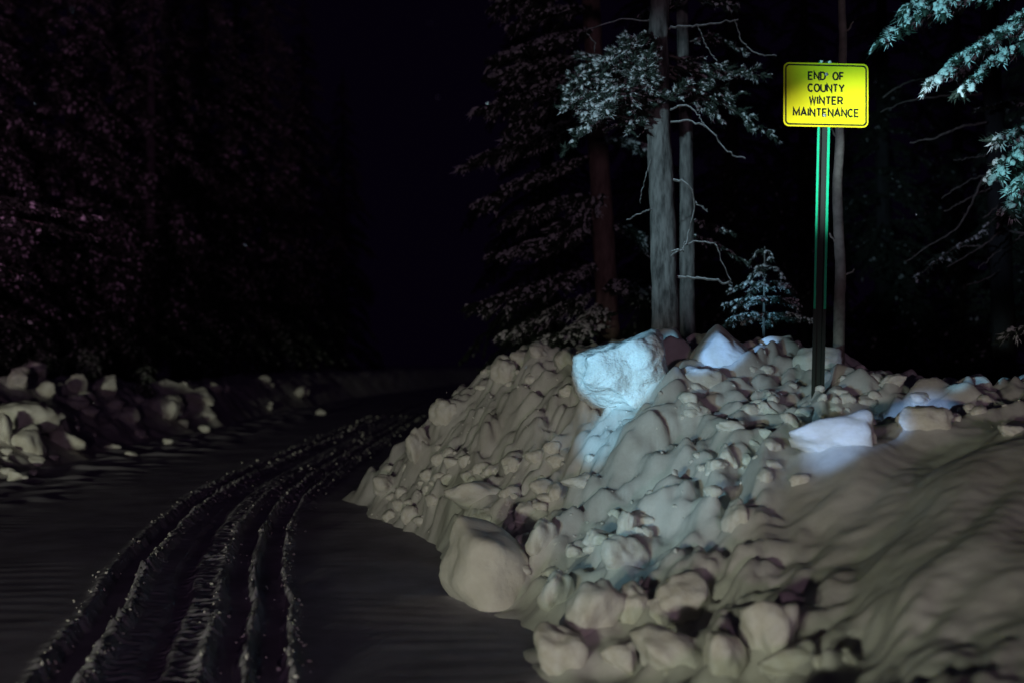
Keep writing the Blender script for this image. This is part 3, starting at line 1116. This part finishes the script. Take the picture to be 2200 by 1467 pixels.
# ---- the thick grey trunk behind the crowning block
b = P(1430, 770, 10.6)
t1 = empty('conifer_tree', (b.x, b.y, 1.15), 'tallest thick grey conifer trunk rising behind the crowning snow block', 'tree', None)
trunk('trunk', t1, [P(1434, 880, 10.6), P(1430, 700, 10.6), P(1424, 480, 10.6), P(1416, 280, 10.6), P(1414, 100, 10.6), P(1420, -60, 10.6), P(1425, -500, 10.6)],
      0.142, 0.078, M['bark'], 70, 22, 0.10, 3)
# boughs hanging in front of the trunk
BT = [
    # root, middle and tip (photo x, y, depth), width, finger length and radius
    ((1405, 215, 10.5), (1320, 130, 10.2), (1245, 150, 9.9), .20, .085, .021),
    ((1405, 240, 10.5), (1310, 165, 10.1), (1225, 190, 9.8), .22, .085, .021),
    ((1400, 260, 10.5), (1300, 205, 10.1), (1208, 235, 9.8), .22, .085, .021),
    ((1400, 275, 10.5), (1310, 250, 10.2), (1212, 325, 9.9), .20, .085, .020),
    ((1405, 250, 10.5), (1330, 200, 10.0), (1250, 280, 9.7), .20, .080, .020),
    ((1405, 235, 10.5), (1340, 190, 9.9), (1300, 240, 9.6), .18, .080, .020),
    ((1405, 225, 10.5), (1350, 150, 10.0), (1290, 140, 9.8), .18, .080, .020),
    ((1410, 170, 10.5), (1375, 120, 10.1), (1340, 85, 9.9), .16, .08, .020),
    ((1410, 200, 10.5), (1385, 170, 10.0), (1395, 120, 9.8), .12, .075, .019),
    ((1420, 230, 10.5), (1395, 190, 10.1), (1370, 175, 9.9), .12, .075, .019),
    ((1425, 220, 10.5), (1445, 205, 10.1), (1475, 180, 10.0), .08, .07, .018),
    ((1420, 110, 10.5), (1380, 90, 10.1), (1345, 105, 9.9), .10, .07, .018),
]
for i, (a, m, e, wd, fl, fr) in enumerate(BT):
    bough(t1, [P(*a), P(*m), P(*e)], wd, fl, fr, 500 + i, 'fine', .6, 26, 0.45, .85, chaos=.45)
# right-hand boughs
for i, (a, m, e, wd, fl, fr) in enumerate([
    ((1430, 140, 10.7), (1510, 165, 10.9), (1560, 215, 10.9), .20, .075, .018),
    ((1430, 160, 10.7), (1540, 215, 10.9), (1672, 300, 10.8), .20, .085, .019),
    ((1440, 120, 10.7), (1540, 150, 11.0), (1655, 165, 11.0), .16, .075, .018),
    ((1440, 150, 10.7), (1500, 210, 10.8), (1550, 260, 10.8), .16, .075, .018),
    ((1435, 20, 10.7), (1500, -10, 10.7), (1580, 15, 10.7), .18, .075, .018),
    ((1420, -40, 10.5), (1340, -60, 10.3), (1260, -20, 10.1), .24, .08, .019),
]):
    bough(t1, [P(*a), P(*m), P(*e)], wd, fl * 1.1, fr * 1.1, 540 + i, 'fine', .5, 14, 0.25, .7, chaos=.3)
DB = [
    ([(1440, 235, 10.5), (1475, 228, 10.4), (1500, 250, 10.4), (1512, 275, 10.4)], .010, .004),
    ([(1440, 262, 10.5), (1490, 262, 10.4), (1530, 285, 10.3), (1560, 325, 10.3), (1600, 342, 10.3)], .010, .004),
    ([(1448, 388, 10.5), (1472, 392, 10.4), (1492, 425, 10.4), (1484, 490, 10.4), (1470, 530, 10.4), (1442, 553, 10.45)], .012, .005),
    ([(1490, 432, 10.4), (1505, 445, 10.4), (1520, 456, 10.4)], .006, .003),
    ([(1440, 545, 10.5), (1455, 538, 10.4), (1466, 540, 10.4), (1470, 520, 10.4)], .014, .006),
    ([(1470, 525, 10.4), (1500, 520, 10.4), (1535, 524, 10.4), (1545, 545, 10.4), (1562, 590, 10.4), (1572, 612, 10.4)], .008, .004),
    ([(1450, 597, 10.6), (1500, 598, 10.5), (1545, 605, 10.4), (1575, 618, 10.4)], .014, .008),
    ([(1400, 45, 10.6), (1330, 45, 10.5), (1262, 66, 10.5), (1275, 90, 10.5), (1277, 115, 10.5)], .008, .003),
    ([(1430, 62, 10.6), (1500, 55, 10.6), (1585, 46, 10.6)], .012, .006),
    ([(1500, 55, 10.6), (1515, 95, 10.6), (1540, 132, 10.6)], .007, .004),
    ([(1580, 48, 10.6), (1595, 90, 10.6), (1625, 115, 10.6), (1670, 122, 10.6)], .009, .004),
    ([(1398, 345, 10.55), (1385, 385, 10.5), (1374, 440, 10.5)], .006, .003),
    ([(1402, 450, 10.55), (1375, 460, 10.5), (1345, 474, 10.5)], .007, .003),
    ([(1400, 270, 10.55), (1385, 280, 10.5), (1368, 297, 10.5)], .008, .004),
    ([(1400, 195, 10.4), (1420, 212, 10.3), (1435, 208, 10.3)], .014, .010),
]
for pl, r0, r1 in DB:
    branch(t1, [P(*p) for p in pl], r0 * .8, r1 * .7, snow=0.55)

# ---- slimmer trunk beside it
b = P(1476, 790, 11.8)
t2 = empty('conifer_tree', (b.x, b.y, 1.1), 'slimmer grey conifer trunk close beside the tallest thick one', 'tree')
trunk('trunk', t2, [P(1478, 880, 11.8), P(1477, 700, 11.8), P(1476, 480, 11.8), P(1473, 250, 11.8), P(1466, 60, 11.8), P(1460, -400, 11.8)], .088, .055, M['bark'], 60, 16, .10, 8)
for i, (a, m, e, wd, fl, fr) in enumerate([
    ((1480, 470, 11.8), (1520, 480, 11.7), (1572, 500, 11.6), .16, .08, .02),
    ((1480, 500, 11.8), (1530, 520, 11.7), (1600, 560, 11.6), .14, .08, .02),
    ((1470, 20, 11.8), (1420, 5, 11.7), (1380, 30, 11.6), .16, .08, .02),
    ((1482, 90, 11.8), (1530, 80, 11.8), (1600, 110, 11.7), .15, .08, .02),
]):
    bough(t2, [P(*a), P(*m), P(*e)], wd, fl, fr, 570 + i, 'mid', .5, 12, 0.0, .7)

# ---- brown trunk with the long spruce boughs reaching over the road
b = P(1305, 790, 14.0)
t3 = empty('spruce_tree', (b.x, b.y, 0.95), 'brown-barked snowy spruce with long boughs reaching over the road', 'tree')
trunk('trunk', t3, [P(1312, 850, 14), P(1305, 700, 14), P(1296, 500, 14), P(1286, 320, 14), P(1275, 100, 14), P(1268, -80, 14), P(1262, -600, 14)], .150, .10, M['bark_red'], 70, 18, .12, 5)
SB = [((1280, 60), (1180, 80), (1048, 128), .55), ((1280, 110), (1170, 130), (1045, 165), .50), ((1282, 160), (1160, 190), (1015, 238), .55),
      ((1284, 200), (1180, 230), (1090, 280), .45), ((1286, 250), (1150, 290), (990, 360), .55), ((1290, 330), (1150, 370), (1018, 440), .50),
      ((1292, 420), (1180, 440), (1080, 480), .45), ((1295, 480), (1190, 510), (1050, 548), .50), ((1298, 560), (1180, 600), (1000, 660), .60),
      ((1300, 620), (1200, 660), (1075, 720), .50), ((1276, 20), (1180, 20), (1100, 55), .45), ((1272, -60), (1170, -40), (1060, 20), .5),
      ((1300, 640), (1240, 700), (1150, 740), .4), ((1290, 380), (1250, 470), (1200, 480), .4), ((1300, 600), (1360, 610), (1420, 640), .4),
      ((1290, 300), (1350, 300), (1400, 330), .4), ((1296, 480), (1350, 490), (1390, 520), .35), ((1282, 140), (1240, 180), (1190, 210), .4)]
for i, (a, m, e, wd) in enumerate(SB):
    dy = random.uniform(-1.0, .6)
    bough(t3, [P(a[0], a[1], 14.0), P(m[0], m[1], 14.0 + dy * .5), P(e[0], e[1], 14.0 + dy)], wd, .15, .033, 600 + i, 'mid', .62, 14, -.05, 1.0)

# ---- bare sapling behind the sign
b = P(1802, 790, 9.3)
t4 = empty('sapling', (b.x, b.y, 1.25), 'thin bare grey sapling stem directly behind the yellow sign', 'tree')
trunk('trunk', t4, [P(1800, 860, 9.3), P(1802, 740, 9.3), P(1804, 640, 9.3), P(1806, 580, 9.3), P(1801, 480, 9.3), P(1799, 400, 9.3), P(1804, 320, 9.3), P(1804, 260, 9.3),
                    P(1808, 180, 9.3), P(1811, 80, 9.3), P(1808, 0, 9.3), P(1806, -300, 9.3)], .050, .030, M['bark_pale'], 90, 12, .08, 9)
for px, py, dx in [(1822, 590, 14), (1790, 285, -8), (1822, 62, 10), (1790, 515, -6)]:
    branch(t4, [P(px - dx, py + 6, 9.3), P(px, py, 9.28), P(px + dx, py - 12, 9.26)], .012, .007, M['bark_pale'], 'stub', 6)

# ---- seedling fir on the crest
b = P(1640, 735, 10.4)
t5 = empty('seedling_fir', (b.x, b.y, b.z - .12), 'small snow-dusted seedling fir growing behind the bank crest', 'tree')
trunk('trunk', t5, [P(1640, 790, 10.4), P(1641, 700, 10.4), P(1642, 620, 10.4), P(1643, 530, 10.4)], .016, .006, M['bark'], 16, 8, .1, 2)
for j, (py, half) in enumerate([(553, 34), (588, 50), (622, 72), (656, 92), (690, 116)]):
    nb = 5 if j < 2 else 7
    for k in range(nb):
        if random.random() < .2:
            continue
        a = 2 * math.pi * (k + random.uniform(-.2, .2)) / nb + j * .5
        L = half / F * 10.4 * random.uniform(.55, 1.1)
        p0 = P(1642, py - 14, 10.4)
        e = p0 + Vector((math.cos(a) * L, math.sin(a) * L, random.uniform(-.09, -.02)))
        m = p0 + Vector((math.cos(a) * L * .5, math.sin(a) * L * .5, 0.0))
        bough(t5, [p0, m, e], .085 if j > 1 else .05, .062, .017, 700 + j * 10 + k, 'mid', .72, 14, 0, .8, chaos=.08)

# ---- dim trunk at the right with its dead limbs
def P6(px, py, Y):
    return P(px, py, Y * 1.22)


b = P6(2148, 800, 11.5)
t6 = empty('conifer_tree', (b.x, b.y, 1.1), 'dim bluish conifer trunk with bare dead limbs, right of the sapling', 'tree')
trunk('trunk', t6, [P6(2160, 900, 11.5), P6(2155, 700, 11.5), P6(2148, 500, 11.5), P6(2140, 300, 11.5), P6(2130, 150, 11.5), P6(2118, -300, 11.5)], .145, .10, M['bark_shaded'], 50, 16, .1, 6)
for pl, r0, r1 in [
    ([(2110, 203, 11.4), (2020, 208, 11.2), (1950, 218, 11.1), (1893, 240, 11.0)], .012, .006),
    ([(2130, 160, 11.4), (2020, 165, 11.2), (1950, 178, 11.0), (1897, 210, 10.9)], .015, .008),
    ([(2115, 264, 11.4), (2060, 275, 11.2), (2010, 296, 11.1), (1956, 308, 11.0)], .015, .007),
    ([(2118, 335, 11.4), (2085, 340, 11.3), (2050, 345, 11.2)], .010, .005),
    ([(2140, 370, 11.4), (2080, 390, 11.3), (2025, 425, 11.1)], .012, .006),
    ([(2125, 405, 11.4), (2075, 430, 11.2), (2030, 455, 11.1)], .010, .006),
    ([(2112, 380, 11.3), (2085, 440, 11.2), (2055, 490, 11.1), (2000, 525, 11.0), (1945, 563, 10.9)], .011, .005),
    ([(2200, 500, 11.0), (2150, 500, 11.0), (2110, 530, 10.9), (2035, 573, 10.8)], .013, .006),
    ([(2200, 505, 11.2), (2140, 545, 11.1), (2100, 577, 11.0)], .010, .005),
    ([(2150, 580, 11.4), (2120, 598, 11.3), (2075, 615, 11.2)], .009, .005),
    ([(2110, 530, 11.0), (2085, 528, 11.0), (2060, 532, 11.0)], .008, .005),
    ([(2190, 410, 11.2), (2150, 440, 11.1), (2110, 470, 11.0)], .011, .006),
]:
    branch(t6, [P6(*p) for p in pl], r0 * 1.2, r1 * 1.2)
for i, (a, m, e, wd) in enumerate([((2110, 500), (2040, 540), (1965, 600), .12), ((2150, 100), (2100, 120), (2060, 190), .2), ((2190, 215), (2160, 222), (2100, 235), .16),
                                   ((2200, 460), (2150, 460), (2110, 500), .16), ((2200, 60), (2120, 80), (2070, 150), .2)]):
    bough(t6, [P6(a[0], a[1], 11.3), P6(m[0], m[1], 11.1), P6(e[0], e[1], 10.9)], wd, .10, .022, 760 + i, 'mid', .35, 12, 0, .7)

# ---- fir standing just outside, its bright boughs hanging into view
rt = P(2420, 760, 9.0)
t7 = empty('fir_tree', (rt.x, rt.y, 1.15), 'snow-laden fir whose bright cyan-lit bough tips hang beside the sign', 'tree')
trunk('trunk', t7, [P(2430, 900, 9), P(2425, 600, 9), P(2415, 200, 9), P(2405, -500, 9)], .13, .085, M['bark'], 40, 16, .1, 12)
FB = [((2400, -220), (2120, -60), (1880, 95), .22, 8.6), ((2400, -180), (2100, -80), (1935, 25), .20, 8.8), ((2405, -150), (2140, -20), (1960, 40), .18, 8.9),
      ((2410, 0), (2170, 60), (1985, 185), .24, 8.7), ((2410, -20), (2200, 50), (2050, 130), .20, 8.9), ((2410, 60), (2200, 90), (2060, 195), .14, 8.8),
      ((2415, 200), (2260, 250), (2130, 380), .22, 8.4), ((2415, 180), (2270, 240), (2140, 300), .16, 8.5), ((2418, 300), (2280, 330), (2160, 450), .20, 8.5),
      ((2410, 240), (2280, 300), (2180, 400), .18, 8.3), ((2420, 650), (2300, 660), (2150, 720), .2, 10.0)]
for i, (a, m, e, wd, Ye) in enumerate(FB):
    bough(t7, [P(a[0], a[1], 9.0), P(m[0], m[1], (9.0 + Ye) / 2), P(e[0], e[1], Ye)], wd * .8, .120, .029, 800 + i, 'fine', .85, 26, -.05, .8, chaos=.25)


# ------------------------------------------------------------------ dark forest: whole conifers
def crown_mesh(seed, H, R0, h0, step=.46, per=5, snow=.30, flen=.15, frad=.026, q='tiny', dens=.75, nn=0):
    r = np.random.default_rng(seed)
    N, S = Geo(), Geo()
    lib = []
    for k in range(5):
        L = 1.0
        sp = np.array([(0, 0, 0), (.35, 0, .06), (.7, 0, -.02), (1.0, 0, -.20)]) + r.normal(0, .02, (4, 3))
        wd, nd, sn = bough_geo(r, sp * 2.0, .55, flen, frad, q, snow, nn, 0, dens)
        lib.append([(np.concatenate(g.V), np.concatenate(g.F)) if g.n else None for g in (wd, nd, sn)])
    z = h0
    while z < H - .3:
        t = (z - h0) / (H - h0)
        L = R0 * (1 - t) ** .85 * r.uniform(.8, 1.1) + .15
        for k in range(per):
            if r.random() < .10:
                continue
            a = 2 * np.pi * (k + r.uniform(-.3, .3)) / per + z * 2.1
            s = L * r.uniform(.7, 1.15) / 2.0
            zz_ = z + r.uniform(-.15, .15)
            tilt = -0.18 - 0.25 * (1 - t) + r.normal(0, .08)
            Rm = np.array(Matrix.Rotation(a, 3, 'Z') @ Matrix.Rotation(-tilt, 3, 'Y') @ Matrix.Rotation(r.normal(0, .2), 3, 'X'))
            g = lib[r.integers(5)]
            for src, dst in ((g[0], N), (g[1], N), (g[2], S)):
                if src is not None:
                    dst.add(src[0] * s @ Rm.T + np.array([0, 0, zz_]), src[1])
        z += step * (0.55 + .6 * (1 - t))
    return N.mesh('crown'), S.mesh('snow')


LIB = []
for k, (H, R0, h0) in enumerate([(15, 2.6, 1.4), (17, 3.0, 1.5), (13, 2.3, .5)]):
    cm, sm = crown_mesh(900 + k, H, R0, h0, snow=(.24, .24, .05)[k])
    cm.materials.append(M['needles'])
    sm.materials.append(M['bough_snow'])
    V, Fq = tube_np(resample([(0, 0, -.6), (.03, 0, H * .5), (0, .03, H)], 20), np.linspace(.22, .02, 20), 10, .1, k)
    tm = mesh_np('trunk', V, Fq)
    tm.materials.append(M['bark_shaded'])
    LIB.append((tm, cm, sm))
sm_small = crown_mesh(950, 1.5, .55, .1, .16, 6, .6, .30, .06, 'low', .8, 0)
sm_small[0].materials.append(M['needles'])
sm_small[1].materials.append(M['bough_snow'])
V, Fq = tube_np(resample([(0, 0, -.3), (0, 0, .7), (0, 0, 1.5)], 8), np.linspace(.03, .006, 8), 6)
tm = mesh_np('trunk', V, Fq)
tm.materials.append(M['bark_shaded'])
LIB.append((tm, sm_small[0], sm_small[1]))


def forest_tree(k, x, y, z, s, rz, label, group, name='spruce_tree'):
    e = empty(name, (x, y, z), label, 'tree', group)
    e.rotation_euler = (0, 0, rz)
    e.scale = (s, s, s)
    tm_, cm_, sm_ = LIB[k]
    link('trunk', tm_, e)
    c_ = link('crown', cm_, e)
    tag(c_, kind='stuff')
    tag(link('snow', sm_, c_), kind='stuff')
    return e


GF = 'spruces in the dark across the road'
for i, (px, Y, k, s) in enumerate([(-60, 27, 0, 1.0), (150, 34, 1, 1.1), (320, 37, 0, 1.2), (440, 44, 1, 1.2), (570, 50, 1, 1.25), (250, 48, 1, 1.3), (20, 40, 1, 1.2),
                                   (650, 62, 1, 1.25), (735, 78, 0, 1.4), (-120, 33, 0, 1.2), (505, 58, 1, 1.4), (380, 55, 0, 1.5)]):
    x = (px - 1100) / F * Y
    forest_tree(k, x, Y, float(left_h(np.array(x), np.array(float(Y)))) if x < -6.5 else 0.3, s, random.uniform(0, 6), 'tall snow-dusted spruce standing in the dark across the road', GF)
GR = 'spruces in the dark behind the sign'
for i, (px, Y, k, s) in enumerate([(1175, 27, 2, 1.0), (1390, 30, 2, 1.0), (1570, 26, 2, 1.0), (1730, 31, 2, 1.0), (1900, 27, 2, 1.0), (2060, 32, 2, 1.0), (2240, 25, 2, 1.0)]):
    x = (px - 1100) / F * Y
    forest_tree(2, x, Y, .9, s * 1.15, random.uniform(0, 6), 'tall spruce standing in the dark behind the sign and trunks', GR)
GS = 'seedling firs on the bank across the road'
for px, py, Y, s in [(190, 795, 23.5, .62), (95, 790, 24, .66), (310, 800, 25, .66), (130, 770, 25, .5)]:
    p = P(px, py, Y)
    z = float(left_h(np.array(p.x), np.array(p.y)))
    forest_tree(3, p.x, p.y, z - .05, s, random.uniform(0, 6), 'dim seedling fir poking above the bank across the road', GS, 'seedling_fir')
# the near bough at the left edge belongs to a fir just out of frame
b = P(-160, 800, 17)
t8 = empty('fir_tree', (b.x, b.y, .9), 'fir reaching a grey snowy bough in over the roadside bank', 'tree')
trunk('trunk', t8, [P(-165, 830, 17), P(-160, 500, 17), P(-155, 0, 17), P(-150, -400, 17)], .16, .10, M['bark_red'], 30, 14, .1, 3)
for i, (a, m, e, wd) in enumerate([((-150, 420), (20, 430), (205, 468), .40), ((-150, 470), (20, 470), (200, 508), .35), ((-150, 400), (-20, 425), (90, 440), .4), ((-150, 540), (-40, 560), (60, 600), .4),
                                   ((-150, 640), (-40, 670), (60, 690), .4)]):
    bough(t8, [P(a[0], a[1], 17), P(m[0], m[1], 16.8), P(e[0], e[1], 16.6)], wd, .16, .034, 850 + i, 'mid', .08, 10, 0, .8)

# ------------------------------------------------------------------ a few flakes in the air
D, Fc = ICO[1]
Vs, Fs = [], []
n = 60
for i in range(n):
    y = rng.uniform(3.0, 16)
    p = np.array([rng.uniform(-.47, .47) * y, y, 1.55 + rng.uniform(-.2, .34) * y])
    s = rng.uniform(.0012, .0026) * (0.5 + y / 14)
    Vs.append(D * s * np.array([1, 1, rng.uniform(1, 1.8)]) + p)
    Fs.append(Fc + i * len(D))
fl = link('falling_snow', mesh_np('falling_snow', np.concatenate(Vs), np.concatenate(Fs)), None, M['bough_snow'])
tag(fl, 'falling snowflakes', 'snowflakes', kind='stuff')
